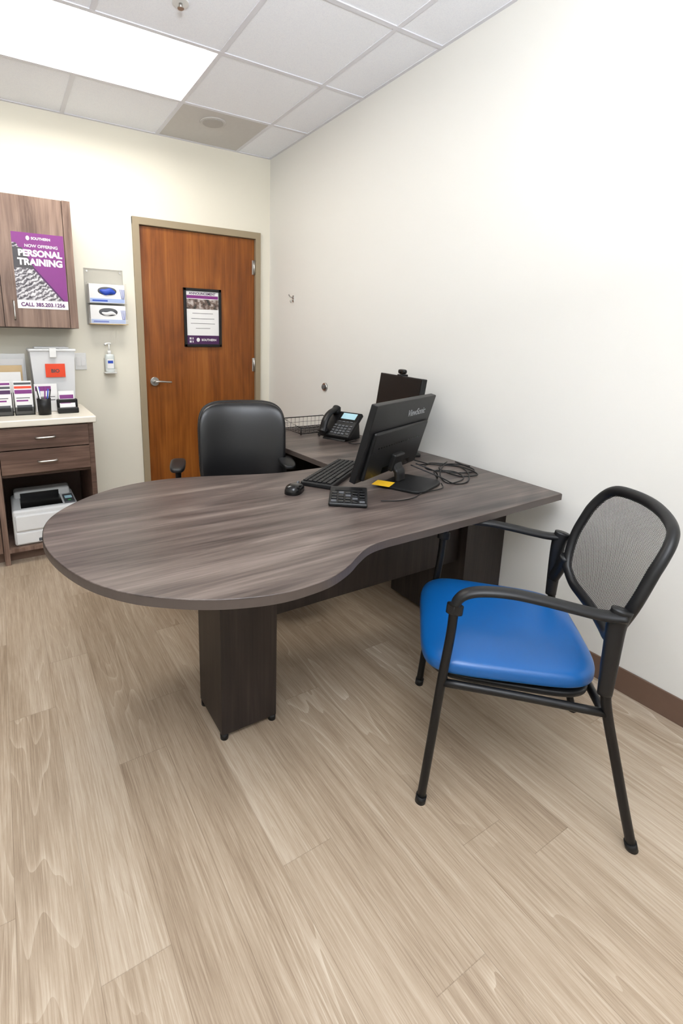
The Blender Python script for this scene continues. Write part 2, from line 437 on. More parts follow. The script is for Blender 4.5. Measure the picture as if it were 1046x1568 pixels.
superell('poster_logo_mark',.010,.013,.0006,1,1,MPAPER,g,M=Matrix.Translation((pc-.055,py-.0026,pz1-.030))@Matrix.Rotation(math.pi/2,4,'X'),nu=24,nv=8)
text('poster_line_1','NOW OFFERING',.024,MPAPER,g,(pc+.015,py-.0026,pz1-.080),bold=.0004)
text('poster_line_2','PERSONAL',.049,MPAPER,g,(pc+.006,py-.0026,pz1-.130),bold=.0024)
text('poster_line_3','TRAINING',.052,MPAPER,g,(pc+.004,py-.0026,pz1-.181),bold=.0024)
text('poster_phone','CALL 385.203.1256',.030,MPURT,g,(pc,py-.0026,pz0+.014),bold=.0008)

# ---------------------------------------------------------------- base cabinet + counter
g=G('base_cabinet')
F=-.61
box('countertop',(-2.95,-.642,.838),(-1.532,0,.878),MCTR,g,.008,seg=4)
box('side_right',(-1.580,F,.0),(-1.550,-.002,.838),MLOW,g,.001)
box('divider',(-2.095,F,.0),(-2.066,-.002,.838),MUP,g,.001)
box('bay_floor',(-2.066,F,.075),(-1.58,-.002,.098),MUP,g)
box('bay_back',(-2.066,-.03,.098),(-1.58,-.01,.55),MEDGE,g)
box('bay_top',(-2.066,F+.02,.535),(-1.58,-.01,.555),MEDGE,g)
box('toe_kick',(-2.95,F+.07,0),(-1.58,F+.085,.078),MBASE,g)
box('left_carcass',(-2.95,F+.02,.078),(-2.096,-.002,.838),MEDGE,g)
box('left_door',(-2.50,F-.002,.082),(-2.10,F+.018,.832),MUP,g,.0015)
box('left_door_2',(-2.92,F-.002,.082),(-2.504,F+.018,.832),MUP,g,.0015)
box('drawer_box',(-2.06,F+.02,.56),(-1.585,-.05,.83),MEDGE,g)
box('drawer_front_1',(-2.062,F-.019,.704),(-1.582,F+.001,.832),MLOW,g,.0015)
box('drawer_front_2',(-2.062,F-.019,.560),(-1.582,F+.001,.698),MLOW,g,.0015)
for k,z in enumerate((.770,.628)):
    tube('pull_%d'%k,[(-1.87,F-.018,z),(-1.865,F-.042,z),(-1.82,F-.046,z),(-1.775,F-.042,z),(-1.77,F-.018,z)],.0055,MCHR,g,seg=8)
g=G('laser_printer')
x0,x1,y0,y1,z0,z1=-2.035,-1.665,F+.03,F+.40,.098,.325
box('body',(x0,y0,z0),(x1,y1,z1),MWHT,g,.018,seg=4)
box('front_panel',(x0+.012,y0-.014,z0+.095),(x1-.012,y0+.02,z1-.03),MWHT,g,.012,seg=3)
box('paper_cassette',(x0+.010,y0-.010,z0+.012),(x1-.010,y0+.02,z0+.088),MWHT,g,.008,seg=3)
box('cassette_grip',(x0+.13,y0-.0125,z0+.02),(x1-.13,y0,z0+.04),MGREY,g,.003)
box('output_slot',(x0+.05,y0+.03,z1-.008),(x1-.085,y0+.25,z1+.003),MBLK2,g,.004)
box('rear_cover',(x0+.02,y0+.255,z1-.01),(x1-.02,y1-.01,z1+.045),MWHT,g,.015,seg=3)
box('slot_mouth',(x0+.055,y0+.245,z1+.002),(x1-.09,y0+.262,z1+.032),MBLK2,g)
box('control_panel',(x1-.075,y0+.02,z1-.004),(x1-.015,y0+.2,z1+.010),MGREY,g,.004)
box('control_lcd',(x1-.066,y0+.10,z1+.009),(x1-.024,y0+.15,z1+.012),MLCD,g)
cyl('start_button',(x1-.045,y0+.05,z1+.009),(x1-.045,y0+.05,z1+.013),.009,plain('green_button',lin(60,160,80),.4),g,16)

# ---------------------------------------------------------------- counter things
CT=.878
g=G('storage_bin')
bx0,bx1,by0,by1=-1.845,-1.585,-.30,-.06
BH=.375
bm=bmesh.new()
def ring4(s,z): return [bm.verts.new(p) for p in((bx0+s,by0+s,z),(bx1-s,by0+s,z),(bx1-s,by1-s,z),(bx0+s,by1-s,z))]
A=ring4(.018,CT);B=ring4(0,CT+BH);Cc=ring4(.003,CT+BH);D=ring4(.021,CT+.003)
for P,Q in((A,B),(B,Cc),(Cc,D)):
    for k in range(4): bm.faces.new((P[k],P[(k+1)%4],Q[(k+1)%4],Q[k]))
bm.faces.new(A[::-1]);bm.faces.new(D)
finish('bin_body',bm,MFROST,g,bevel=.004)
box('lid',(bx0-.008,by0-.008,CT+BH),(bx1+.008,by1+.008,CT+BH+.018),MFROST,g,.006)
box('lid_raised_panel',(bx0+.03,by0+.03,CT+BH+.018),(bx1-.03,by1-.03,CT+BH+.03),MFROST,g,.005)
box('latch',(-1.735,by0-.016,CT+BH-.035),(-1.695,by0-.004,CT+BH+.022),MWHT,g,.003)
box('contents',(bx0+.03,by0+.03,CT+.005),(bx1-.03,by1-.03,CT+.19),MPAPER,g,.01)
box('contents_folders',(bx0+.04,by0+.06,CT+.19),(bx1-.08,by0+.09,CT+.26),MGBOX,g,.004)
box('hazard_label',(-1.765,by0-.004,CT+.215),(-1.650,by0-.001,CT+.30),MRED,g)
text('hazard_text','BIO',.03,MINK,g,(-1.708,by0-.0048,CT+.245),bold=.001)
def brochure(name,loc,rz,cols,w=.105,h=.20):
    g=G(name,loc,rz)
    box('base',(-w/2,-.04,0),(w/2,.04,.003),MBLK,g)
    for k,sx in enumerate((-1,1)):
        tube('side_wire_%d'%k,[(sx*w/2,-.04,.0),(sx*w/2,-.04,.055),(sx*w/2,.035,.13),(sx*w/2,.04,.0)],.002,MBLK,g,smooth=False,seg=6)
    box('front_lip',(-w/2,-.043,0),(w/2,-.040,.05),mesh_mat('wire_mesh_black',lin(20,20,20),.004,.5),g)
    for k,c in enumerate(cols):
        M=Matrix.Translation((0,-.028+.016*k,.004))@Matrix.Rotation(math.radians(-9),4,'X')
        hh=h*(.78+.22*k/max(1,len(cols)-1))
        box('leaflet_%d'%k,(-w/2+.004,0,0),(w/2-.004,.005,hh),MPAPER,g,M=M)
        box('leaflet_header_%d'%k,(-w/2+.006,-.0006,hh*.80),(w/2-.006,0,hh*.95),c,g,M=M)
        if k==0:
            box('leaflet_block',(-w/2+.012,-.0006,hh*.12),(w/2-.012,0,hh*.36),MGREY,g,M=M)
            box('leaflet_lines',(-w/2+.012,-.0006,hh*.5),(w/2-.03,0,hh*.56),MPUR,g,M=M)
            box('leaflet_lines_2',(-w/2+.012,-.0006,hh*.62),(w/2-.02,0,hh*.65),MINK,g,M=M)
    return g
brochure('brochure_holder',(-1.905,-.40,CT),0,[MPUR,MRED,MGREY])
brochure('brochure_holder',(-2.02,-.40,CT),0,[MPURD,MGREY,MPUR])
g=G('file_folders')
for k,(m,hh) in enumerate([(MPAPER,.25),(MBEI,.29),(MPAPER,.33),(MWHT,.36)]):
    box('folder_%d'%k,(-2.12+.02*k,-.27+.03*k,CT),(-1.905+.012*k,-.262+.03*k,CT+hh),m,g)
box('holder_base',(-2.13,-.29,CT-.0),(-1.875,-.13,CT+.004),MBLK,g)
box('holder_back',(-2.13,-.14,CT),(-1.875,-.134,CT+.2),MBLK,g)
g=G('leaflet_stand',(-1.775,-.345,CT))
box('base',(-.07,-.02,0),(.07,.02,.004),MCLR,g)
Mx=Matrix.Translation((0,.0,.003))@Matrix.Rotation(math.radians(-8),4,'X')
box('sheet',(-.065,0,0),(.065,.003,.175),MPAPER,g,M=Mx)
box('sheet_header',(-.06,-.0006,.13),(.03,0,.16),MPUR,g,M=Mx)
box('sheet_lines',(-.055,-.0006,.07),(.05,0,.075),MINK,g,M=Mx)
box('sheet_lines_2',(-.055,-.0006,.09),(.05,0,.094),MINK,g,M=Mx)
g=G('pen_cup',(-1.80,-.46,CT))
bm=bmesh.new();bmesh.ops.create_cone(bm,cap_ends=False,segments=28,radius1=.036,radius2=.04,depth=.10);bm.transform(Matrix.Translation((0,0,.05)))
o=finish('cup',bm,MBLK,g,True);sm=o.modifiers.new('s','SOLIDIFY');sm.thickness=.002
cyl('cup_bottom',(0,0,0),(0,0,.003),.036,MBLK,g)
for k,(a,b,m) in enumerate([((.01,.01),(.03,.02),MGLV),((-.01,.0),(-.035,.01),MBLK2),((0,-.01),(.01,-.03),MPUR),((.015,-.01),(.04,-.01),MBLK),((-.015,.012),(-.02,.035),MGLV),((-.005,-.015),(-.03,-.02),MWHT)]):
    cyl('pen_%d'%k,(a[0],a[1],.004),(b[0],b[1],.155+.01*(k%3)),.004,m,g,10)
g=G('business_card_holder',(-1.665,-.43,CT))
prism('body',[(-.06,-.035),(.06,-.035),(.06,.045),(-.06,.045)],0,.035,MBLK,g,.006)
box('rear_tier',(-.06,.005,.03),(.06,.045,.085),MBLK,g,.006)
Mx=Matrix.Translation((0,-.005,.03))@Matrix.Rotation(math.radians(-18),4,'X')
box('cards',(-.045,0,0),(.045,.012,.06),MPAPER,g,M=Mx)
box('card_print',(-.04,-.0006,.03),(.02,0,.05),MPUR,g,M=Mx)
Mx=Matrix.Translation((0,.03,.075))@Matrix.Rotation(math.radians(-10),4,'X')
box('cards_rear',(-.045,0,0),(.045,.008,.06),MPAPER,g,M=Mx)
box('card_print_rear',(-.04,-.0006,.01),(.04,0,.035),MPUR,g,M=Mx)

# ---------------------------------------------------------------- wall things back
g=G('glove_box_holder')
gx0,gx1,gz0,gz1=-1.452,-1.192,1.435,1.815
box('back_plate',(gx0,-.004,gz0),(gx1,0,gz1),MCLR,g)
box('bottom',(gx0,-.105,gz0),(gx1,0,gz0+.004),MCLR,g)
box('side_l',(gx0,-.105,gz0),(gx0+.003,0,gz1-.1),MCLR,g)
box('side_r',(gx1-.003,-.105,gz0),(gx1,0,gz1-.1),MCLR,g)
box('front_lip',(gx0,-.107,gz0),(gx1,-.104,gz0+.035),MCLR,g)
box('mid_shelf',(gx0,-.105,gz0+.138),(gx1,0,gz0+.142),MCLR,g)
MCEDGE=plain('acrylic_edge_grey',lin(188,184,174),.3)
for n_,a_,b_ in(('edge_top',(gx0,gz1-.003),(gx1,gz1)),('edge_l',(gx0,gz0),(gx0+.003,gz1)),('edge_r',(gx1-.003,gz0),(gx1,gz1))):
    box(n_,(a_[0],-.0055,a_[1]),(b_[0],-.004,b_[1]),MCEDGE,g)
box('lip_edge',(gx0,-.1085,gz0),(gx1,-.107,gz0+.005),plain('acrylic_edge_amber',lin(190,160,110),.3),g)
for k,(sx_,sz_) in enumerate([(gx0+.02,gz1-.02),(gx1-.02,gz1-.02)]): cyl('screw_%d'%k,(sx_,-.007,sz_),(sx_,-.003,sz_),.006,MCHR,g,12)
for k in range(2):
    zb=gz0+.005+.14*k
    box('glove_carton_%d'%k,(gx0+.012,-.098,zb),(gx1-.012,-.012,zb+.125),MPAPER,g,.002)
    box('carton_print_%d'%k,(gx0+.016,-.0988,zb+.004),(gx1-.016,-.098,zb+.030),MGBOX,g)
    box('carton_text_%d'%k,(gx0+.03,-.0992,zb+.010),(gx0+.13,-.0988,zb+.020),MGLV,g)
    superell('glove_opening_%d'%k,.062,.027,.004,1,.9,MGREY,g,M=Matrix.Translation(((gx0+gx1)/2-.0,-.0985,zb+.08))@Matrix.Rotation(math.pi/2,4,'X'),nu=32,nv=8)
    if k==1: superell('glove_bulge_%d'%k,.054,.022,.014,1,1,MGLV,g,fn=lambda p:Vector((p.x,p.y+.004*math.sin(p.x*90),p.z)),M=Matrix.Translation(((gx0+gx1)/2+.003,-.0985,zb+.076))@Matrix.Rotation(math.pi/2,4,'X'),nu=32,nv=10)
    else: superell('glove_bulge_%d'%k,.05,.014,.010,1,1,MPAPER,g,fn=lambda p:Vector((p.x,p.y+.004*math.sin(p.x*90),p.z)),M=Matrix.Translation(((gx0+gx1)/2+.003,-.0985,zb+.070))@Matrix.Rotation(math.pi/2,4,'X'),nu=32,nv=10)
    for f in range(4):
        tube('glove_print_finger_%d_%d'%(k,f),[(gx1-.035+.005*f,-.0992,zb+.03),(gx1-.040+.008*f,-.0992,zb+.065),(gx1-.045+.009*f,-.0992,zb+.095)],.0035,MGLV,g,ry=.0012,seg=6,n=3)
g=G('hand_sanitizer_dispenser')
sx=-1.322
box('bracket_back',(sx-.035,-.004,1.10),(sx+.035,0,1.20),MCLR,g)
box('bracket_shelf',(sx-.04,-.075,1.095),(sx+.04,0,1.10),MWHT,g,.001)
box('bracket_lip',(sx-.04,-.077,1.095),(sx+.04,-.074,1.125),MCLR,g)
superell('bottle',.033,.024,.065,.35,.8,plain('sanitizer_bottle',lin(214,220,218),.2,var=.02),g,M=Matrix.Translation((sx,-.037,1.165)))
box('bottle_label',(sx-.022,-.0625,1.13),(sx+.022,-.0605,1.195),MPAPER,g)
box('bottle_label_print',(sx-.018,-.0632,1.165),(sx+.018,-.0625,1.185),MGLV,g)
cyl('bottle_neck',(sx,-.037,1.225),(sx,-.037,1.255),.012,MWHT,g,20)
cyl('pump_stem',(sx,-.037,1.255),(sx,-.037,1.30),.005,MWHT,g,12)
tube('pump_spout',[(sx+.012,-.037,1.303),(sx,-.037,1.306),(sx-.02,-.045,1.303),(sx-.03,-.05,1.295)],.007,MWHT,g,seg=10)
g=G('light_switch')
box('plate',(-1.552,-.006,1.12),(-1.475,0,1.238),MWHT,g,.004)
box('rocker_l',(-1.541,-.0085,1.148),(-1.517,-.006,1.21),MPAPER,g,.001)
box('rocker_r',(-1.510,-.0085,1.148),(-1.486,-.006,1.21),MPAPER,g,.001)
g=G('coat_hook')
box('plate',(-.005,-.408,1.635),(0,-.388,1.685),MCHR,g,.002)
tube('hook_upper',[(-.004,-.398,1.67),(-.03,-.398,1.672),(-.045,-.398,1.69)],.004,MCHR,g,seg=8)
tube('hook_lower',[(-.004,-.398,1.655),(-.018,-.398,1.645),(-.024,-.398,1.632),(-.032,-.398,1.645)],.004,MCHR,g,seg=8)
cyl('spare_screw',(-.006,-.375,1.672),(0,-.375,1.672),.005,MCHR,g,10)
g=G('door_stop')
cyl('dish',(-.012,-.865,1.022),(0,-.865,1.022),.028,MCHR,g,28,r2=.03)
cyl('rubber',(-.022,-.865,1.022),(-.012,-.865,1.022),.016,plain('grey_rubber',lin(95,92,90),.7),g,20)

# ---------------------------------------------------------------- desk
g=G('office_desk')
T0,T1=.717,.745
ctrl=[(-.95,-2.722),(-1.04,-2.724),(-1.11,-2.738),(-1.175,-2.772),(-1.24,-2.812),(-1.32,-2.845),(-1.40,-2.856),(-1.48,-2.854),(-1.56,-2.834),(-1.64,-2.800),(-1.72,-2.748),(-1.80,-2.676),(-1.87,-2.572),(-1.920,-2.44),(-1.948,-2.30),(-1.948,-2.17),(-1.922,-2.05),(-1.86,-1.945),(-1.76,-1.845),(-1.64,-1.775),(-1.51,-1.745),(-1.38,-1.752),(-1.25,-1.785),(-1.12,-1.83),(-.98,-1.872),(-.86,-1.887)]
curve=[(p.x,p.y) for p in catmull([(x,y,0) for x,y in ctrl],5)]
outl=[(-.058,-2.690),(-.064,-2.698),(-.5,-2.714)]+curve+[(-.70,-1.89),(-.655,-1.885),(-.650,-1.86),(-.650,-1.4),(-.650,-.90),(-.645,-.88),(-.63,-.875),(-.006,-.875),(-.006,-2.08)]
prism('top',outl,T0,T1,MDESK,g,.0025)
bm=bmesh.new();n=len(outl);lo=[];hi=[]
for i,(x,y) in enumerate(outl):
    a=Vector(outl[i-1]);b=Vector(outl[(i+1)%n]);tt=(b-a).normalized();nn=Vector((-tt.y,tt.x))*.0012
    if i>=n-2: nn=Vector((0,0))
    lo.append(bm.verts.new((x+nn.x,y+nn.y,T0+.0015)));hi.append(bm.verts.new((x+nn.x,y+nn.y,T1-.0022)))
for i in range(n-1): bm.faces.new((lo[i],lo[i+1],hi[i+1],hi[i]))
finish('edge_band',bm,MDESKE,g)
box('pillar_leg',(-1.478,-2.462,.02),(-1.268,-2.25,T0),MDARK,g,.002)
for k,(x,y) in enumerate([(-1.465,-2.45),(-1.28,-2.45),(-1.465,-2.265),(-1.28,-2.265)]):
    cyl('glide_%d'%k,(x,y,0),(x,y,.022),.014,MBLK,g,16)
box('modesty_panel',(-1.268,-2.375,.36),(-.272,-2.355,T0),MDARK,g,.001)
box('pedestal_panel',(-.272,-2.42,.0),(-.008,-2.39,T0),MDARK,g,.002)
box('pedestal_body',(-.268,-2.39,.02),(-.02,-1.95,T0),MDARK,g,.002)
box('return_modesty_panel',(-.04,-1.95,.0),(-.02,-.93,T0),MDARK,g)
box('return_end_panel',(-.62,-.93,.0),(-.008,-.905,T0),MDARK,g,.002)

# ---------------------------------------------------------------- office chair
g=G('office_chair',(-.945,-1.43,0),math.radians(-20))
bc=Vector((0.03,.10,.762))
def bfn(p):
    x,h,d=p
    k=1+.02*(h/.24)
    return Vector((x*k,-d-1.1*x*x+.12*h+.12*h*h,h))
superell('back_cushion',.236,.245,.045,.55,.42,MLEA,g,fn=bfn,M=Matrix.Translation(bc))
superell('back_shell',.241,.25,.03,.3,.42,MBLK,g,fn=bfn,M=Matrix.Translation(bc+Vector((0,.045,0))))
superell('seat_cushion',.24,.24,.05,.5,.45,MLEA,g,M=Matrix.Translation((.0,-.10,.46)))
superell('seat_pan',.22,.21,.02,.3,.4,MBLK,g,M=Matrix.Translation((.0,-.10,.412)))
tube('back_bar',[(.02,.02,.39),(.02,.14,.39),(.02,.185,.45),(.02,.175,.62),(.02,.17,.76)],.03,MBLK,g,ry=.012)
for s,n in((-1,'left'),(1,'right')):
    X=-.318 if s<0 else .262
    tube('arm_post_'+n,[(.0+s*.2,-.04,.405),(X-s*.02,-.03,.41),(X,-.02,.47),(X,-.0,.60),(X,.0,.675)],.020,MBLK,g,ry=.012)
    superell('arm_pad_'+n,.040,.125,.015,.5,.6,MBLK,g,fn=lambda p:Vector((p.x,p.y,p.z-.4*p.y*p.y)),M=Matrix.Translation((X,-.02,.698)))
cyl('gas_lift',(.0,-.10,.09),(.0,-.10,.40),.026,MBLKM,g)
cyl('hub',(.0,-.10,.07),(.0,-.10,.13),.045,MBLK,g)
for k in range(5):
    a=math.radians(72*k+199);dx,dy=math.cos(a),math.sin(a)
    tube('base_arm_%d'%k,[(dx*.03,-.10+dy*.03,.105),(dx*.17,-.10+dy*.17,.10),(dx*.29,-.10+dy*.29,.078)],.024,MBLK,g,ry=.014,radii=lambda t:1-.35*t)
    for m,o2 in enumerate((-.014,.014)):
        cx_,cy_=dx*.29-dy*o2,-.10+dy*.29+dx*o2
        cyl('caster_%d_%d'%(k,m),(cx_-dy*-.009,cy_+dx*-.009,.028),(cx_-dy*.009,cy_+dx*.009,.028),.028,MBLK2,g,24,bevel=.003)
    cyl('caster_stem_%d'%k,(dx*.29,-.10+dy*.29,.03),(dx*.29,-.10+dy*.29,.08),.007,MBLKM,g,10)

# ---------------------------------------------------------------- guest chair
g=G('guest_chair',(-.66,-2.965,0),math.atan2(.716,.698))
for s,n in((-1,'near'),(1,'far')):
    X=s*.268
    tube('front_leg_'+n,[(X*1.0,.281,.006),(X,.267,.20),(X,.252,.42),(X,.240,.56),(X,.236,.655)],.0125,MBLKM,g,seg=14,n=6)
    cyl('front_foot_'+n,(X,.2815,0),(X,.279,.025),.0155,MBLK,g,16)
    tube('rear_leg_'+n,[(X,-.277,.006),(X,-.238,.14),(X,-.200,.275),(X,-.165,.40),(X,-.152,.47),(X,-.150,.56),(X,-.153,.67)],.0125,MBLKM,g,seg=14,n=6)
    cyl('rear_foot_'+n,(X,-.2785,0),(X,-.271,.025),.0155,MBLK,g,16)
    tube('arm_'+n,[(X,.236,.63),(X,.232,.665),(X,.212,.690),(X,.170,.704),(X,.10,.708),(X,.02,.700),(X,-.06,.688),(X,-.115,.681),(X,-.165,.682)],.022,MBLK,g,seg=16,ry=.0125,n=8,up=(0,0,1))
    tube('sleeve_'+n,[(X,-.150,.46),(X*.998,-.150,.52),(X*.995,-.150,.60),(X*.985,-.152,.66),(X*.98,-.160,.70)],.017,MBLK,g,seg=14,ry=.022,radii=lambda t:.8+.35*t,up=(0,1,0))
    tube('side_rail_'+n,[(X,.252,.415),(X,.05,.412),(X,-.163,.405)],.0115,MBLKM,g,seg=12,n=4)
tube('front_rail',[(-.268,.245,.412),(0,.245,.405),(.268,.245,.412)],.0115,MBLKM,g,n=4)
tube('rear_rail',[(-.268,-.155,.405),(0,-.155,.398),(.268,-.155,.405)],.0115,MBLKM,g,n=4)
def sfn(p):
    x,y,z=p
    wd=1+.06*(y/.23)
    zz=z*(1 if z>0 else .75)+.010*math.cos(min(1.5,abs(x)/.255*1.3))
    zz-= .55*max(0,y-.12)**2*2.2
    if z>0: zz-=.012*math.exp(-((x)**2+(y+.02)**2)/.02)
    return Vector((x*wd,y,zz))
superell('seat_cushion',.258,.238,.042,.55,.40,MBLUE,g,fn=sfn,M=Matrix.Translation((0,.072,.452)),nu=96,nv=40)
superell('seat_pan',.245,.225,.012,.3,.4,MBLK,g,M=Matrix.Translation((0,.072,.418)))
def bk(s_,z_,off=0):
    f=-.150-.32*max(0,z_-.60)-.045*(1-(s_/.27)**2)-.10*max(0,z_-.8)**1
    return Vector((s_,f+off,z_))
ring=[(0,.552),(.10,.555),(.165,.568),(.216,.62),(.242,.70),(.241,.77),(.231,.83),(.205,.873),(.15,.893),(0,.902)]
ring=ring+[(-a,b) for a,b in ring[-2:0:-1]]
rp=[(p.x,p.y) for p in catmull([(a,b,0) for a,b in ring],6,True)]
tube('back_frame',[bk(a,b) for a,b in rp],.0175,MBLK,g,closed=True,seg=14,ry=.014,smooth=False,up=(0,1,0))
bm=bmesh.new();cz=.75;rows=[];K=12
for k in range(1,K+1):
    rows.append([bm.verts.new(bk(a*k/K,cz+(b-cz)*k/K)) for a,b in rp])
cv=bm.verts.new(bk(0,cz));n=len(rp)
for j in range(n):
    bm.faces.new((cv,rows[0][j],rows[0][(j+1)%n]))
    for k in range(K-1): bm.faces.new((rows[k][j],rows[k][(j+1)%n],rows[k+1][(j+1)%n],rows[k+1][j]))
finish('back_mesh',bm,MMESH,g,True)
for s in(-1,1):
    tube('back_bracket_%d'%(s+1),[(s*.262,-.150,.53),(s*.24,-.158,.575),(s*.215,-.166,.63)],.018,MBLK,g,seg=12,ry=.02)

# ---------------------------------------------------------------- monitors
DT=.745
def monitor(loc,rz,w,h,cz,py,tilt,logo,webcam,bd=.10,by=-.03):
    g=G('computer_monitor',loc,rz)
    P=Matrix.Translation((0,py,cz))@Matrix.Rotation(tilt,4,'X')
    box('panel',(-w/2,-.014,-h/2),(w/2,.014,h/2),MBLK,g,.004,M=P,seg=3)
    box('screen',(-w/2+.008,.0142,-h/2+.018),(w/2-.008,.0152,h/2-.008),MSCR,g,M=P)
    box('rear_housing',(-w*.44,-.030,-h*.47),(w*.44,-.012,h*.16),MBLK,g,.014,M=P,seg=4)
    for k in range(18):
        x=-w*.34+w*.68*k/17
        box('vent_%d'%k,(x-.005,-.0307,-h*.06),(x+.005,-.0297,-h*.045),MBLK2,g,M=P)
    box('port_recess',(-.10,-.0307,-h*.44),(.16,-.0295,-h*.36),MBLK2,g,M=P)
    lz=-h*.33
    box('arm_mount',(-.045,-.052,lz-.035),(.045,-.024,lz+.045),MBLK,g,.008,M=P)
    top=P@Vector((0,-.045,lz))
    tube('neck',[(0,top.y-.018,.010),(0,top.y-.014,.05),(0,top.y-.006,top.z*.7),(0,top.y+.004,top.z)],.036,MBLK,g,ry=.012,seg=16,pw=.5,up=(0,1,0),n=6)
    out=[(math.copysign(abs(math.cos(a))**.4,math.cos(a))*.118,math.copysign(abs(math.sin(a))**.4,math.sin(a))*bd+by) for a in [2*math.pi*k/48 for k in range(48)]]
    prism('base',out,0,.012,MBLK,g,.003)
    if logo: text('brand_text',logo,.042,MLOGO,g,P@Vector((w*.20,-.0150,h*.27)),rot=(math.pi/2+tilt,0,0),bold=.0008)
    if webcam:
        c=P@Vector((0,0,h/2))
        box('webcam_clip',(-.025,-.022,-.004),(.025,.018,.008),MBLK,g,.003,M=Matrix.Translation(c))
        superell('webcam_body',.036,.014,.013,.6,.6,MBLK2,g,M=Matrix.Translation(c+Vector((0,.0,.022))))
        cyl('webcam_lens',c+Vector((0,.012,.022)),c+Vector((0,.018,.022)),.009,MSCR,g,20)
    return g
m1=monitor((-.545,-2.285,DT),math.radians(21.1),.555,.335,.205,.055,math.radians(15),'ViewSonic',False)
m2=monitor((-.160,-1.815,DT),math.radians(73),.50,.30,.275,.015,math.radians(7),None,True,bd=.08,by=-.02)
g=G('sticky_note',(-.655,-2.275,DT+.0125),math.radians(30))
box('note',(-.038,-.038,0),(.038,.038,.0015),MYEL,g)
g=G('keyboard',(-.735,-2.035,DT),math.radians(34))
Kx=.225
box('tray',(-Kx,-.072,.0),(Kx,.072,.020),MBLK,g,.005)
for r_ in range(6):
    nk=21
    for c_ in range(nk):
        if r_==5 and 4<=c_<=8: continue
        x=-Kx+.012+c_*(2*Kx-.02)/nk;y=.055-r_*.0215
        box('key_%d_%d'%(r_,c_),(x,y-.008,.018),(x+.0165,y+.009,.026),MBLK,g,.0015)
box('space_bar',(-Kx+.10,-.0605,.018),(-Kx+.20,-.0435,.026),MBLK,g,.0015)
g=G('computer_mouse',(-1.025,-2.165,DT),math.radians(-52))
def mfn(p):
    x,y,z=p
    return Vector((x*(1-.12*(y/.06)),y,(max(z,-.002)+.002)*(1.0+.25*(-y/.06))))
superell('shell',.033,.060,.034,.75,.75,MBLK2,g,fn=mfn,nu=48,nv=24)
cyl('scroll_wheel',(-.004,.032,.027),(.004,.032,.027),.009,MGREY,g,16)
gc=G('desk_calculator',(-.905,-2.362,DT),math.radians(-38))
g=gc
bm=bmesh.new()
pr=[(-.080,0),(.080,0),(.080,.034),(.05,.038),(-.080,.016)]
a=[bm.verts.new((-.072,y,z)) for y,z in pr];b=[bm.verts.new((.072,y,z)) for y,z in pr]
bm.faces.new(a);bm.faces.new(b[::-1])
for i in range(5): bm.faces.new((a[i],a[(i+1)%5],b[(i+1)%5],b[i]))
finish('body',bm,MBLK,g,bevel=.006)
sl=math.atan2(.022,.13)
for r_ in range(4):
    for c_ in range(5):
        y=-.066+r_*.023;z=.016+(y+.080)*.022/.13
        box('key_%d_%d'%(r_,c_),(-.010,-.007,0),(.010,.007,.005),MGREY if (r_+c_)%4==0 else MBLK2,g,.0015,M=Matrix.Translation((-.053+c_*.0262,y,z-.001))@Matrix.Rotation(sl,4,'X'))
box('display',(-.053,-.011,0),(.053,.011,.003),MSCR,g,.001,M=Matrix.Translation((0,.032,.0345))@Matrix.Rotation(sl,4,'X'))
gp=G('desk_phone',(-.205,-1.335,DT),math.radians(-72))
g=gp
TP=Matrix.Translation((0,-.07,.022))@Matrix.Rotation(math.radians(42),4,'X')
box('face',(-.105,0,-.015),(.12,.20,.012),MBLK,g,.008,M=TP,seg=3)
bm=bmesh.new()
a=[bm.verts.new((-.08,y,z)) for y,z in[(-.07,0),(.10,0),(.08,.14),(-.05,.03)]];b=[bm.verts.new((.09,y,z)) for y,z in[(-.07,0),(.10,0),(.08,.14),(-.05,.03)]]
bm.faces.new(a);bm.faces.new(b[::-1])
for i in range(4): bm.faces.new((a[i],a[(i+1)%4],b[(i+1)%4],b[i]))
finish('foot_stand',bm,MBLK,g,bevel=.004)
box('lcd_bezel',(-.025,.125,.012),(.112,.192,.015),MBLK2,g,.002,M=TP)
box('lcd',(-.008,.138,.015),(.096,.184,.0162),MLCD,g,M=TP)
for r_ in range(4):
    for c_ in range(3):
        box('key_%d_%d'%(r_,c_),(.005+c_*.026,.015+r_*.02,.011),(.025+c_*.026,.029+r_*.02,.017),MGREY,g,.002,M=TP)
for r_ in range(4):
    box('softkey_%d'%r_,(-.012+r_*.029,.112,.011),(.008+r_*.029,.120,.016),MGREY,g,.001,M=TP)
    box('side_key_%d'%r_,(-.025,.02+r_*.02,.011),(-.005,.03+r_*.02,.016),MGREY,g,.001,M=TP)
    box('right_key_%d'%r_,(.088,.02+r_*.02,.011),(.108,.03+r_*.02,.016),MGREY,g,.001,M=TP)
tube('handset',[(-.067,.0,.034),(-.067,.02,.040),(-.067,.06,.062),(-.067,.10,.068),(-.067,.14,.062),(-.067,.18,.042),(-.067,.205,.036)],.024,MBLK,g,ry=.014,seg=14,M=TP,radii=lambda t:1.0+.25*abs(2*t-1)**3)
superell('earpiece',.028,.026,.016,.6,.7,MBLK,g,M=TP@Matrix.Translation((-.067,.185,.026)))
superell('mouthpiece',.028,.026,.016,.6,.7,MBLK,g,M=TP@Matrix.Translation((-.067,.018,.026)))
coil=[]
for k in range(90):
    a=k*.9;t=k/89
    coil.append((-.10-.07*math.sin(t*math.pi),-.07+.20*t+.006*math.cos(a),.012+.0065*math.sin(a)))
tube('coil_cord',coil,.002,MBLK,g,seg=6,n=2)
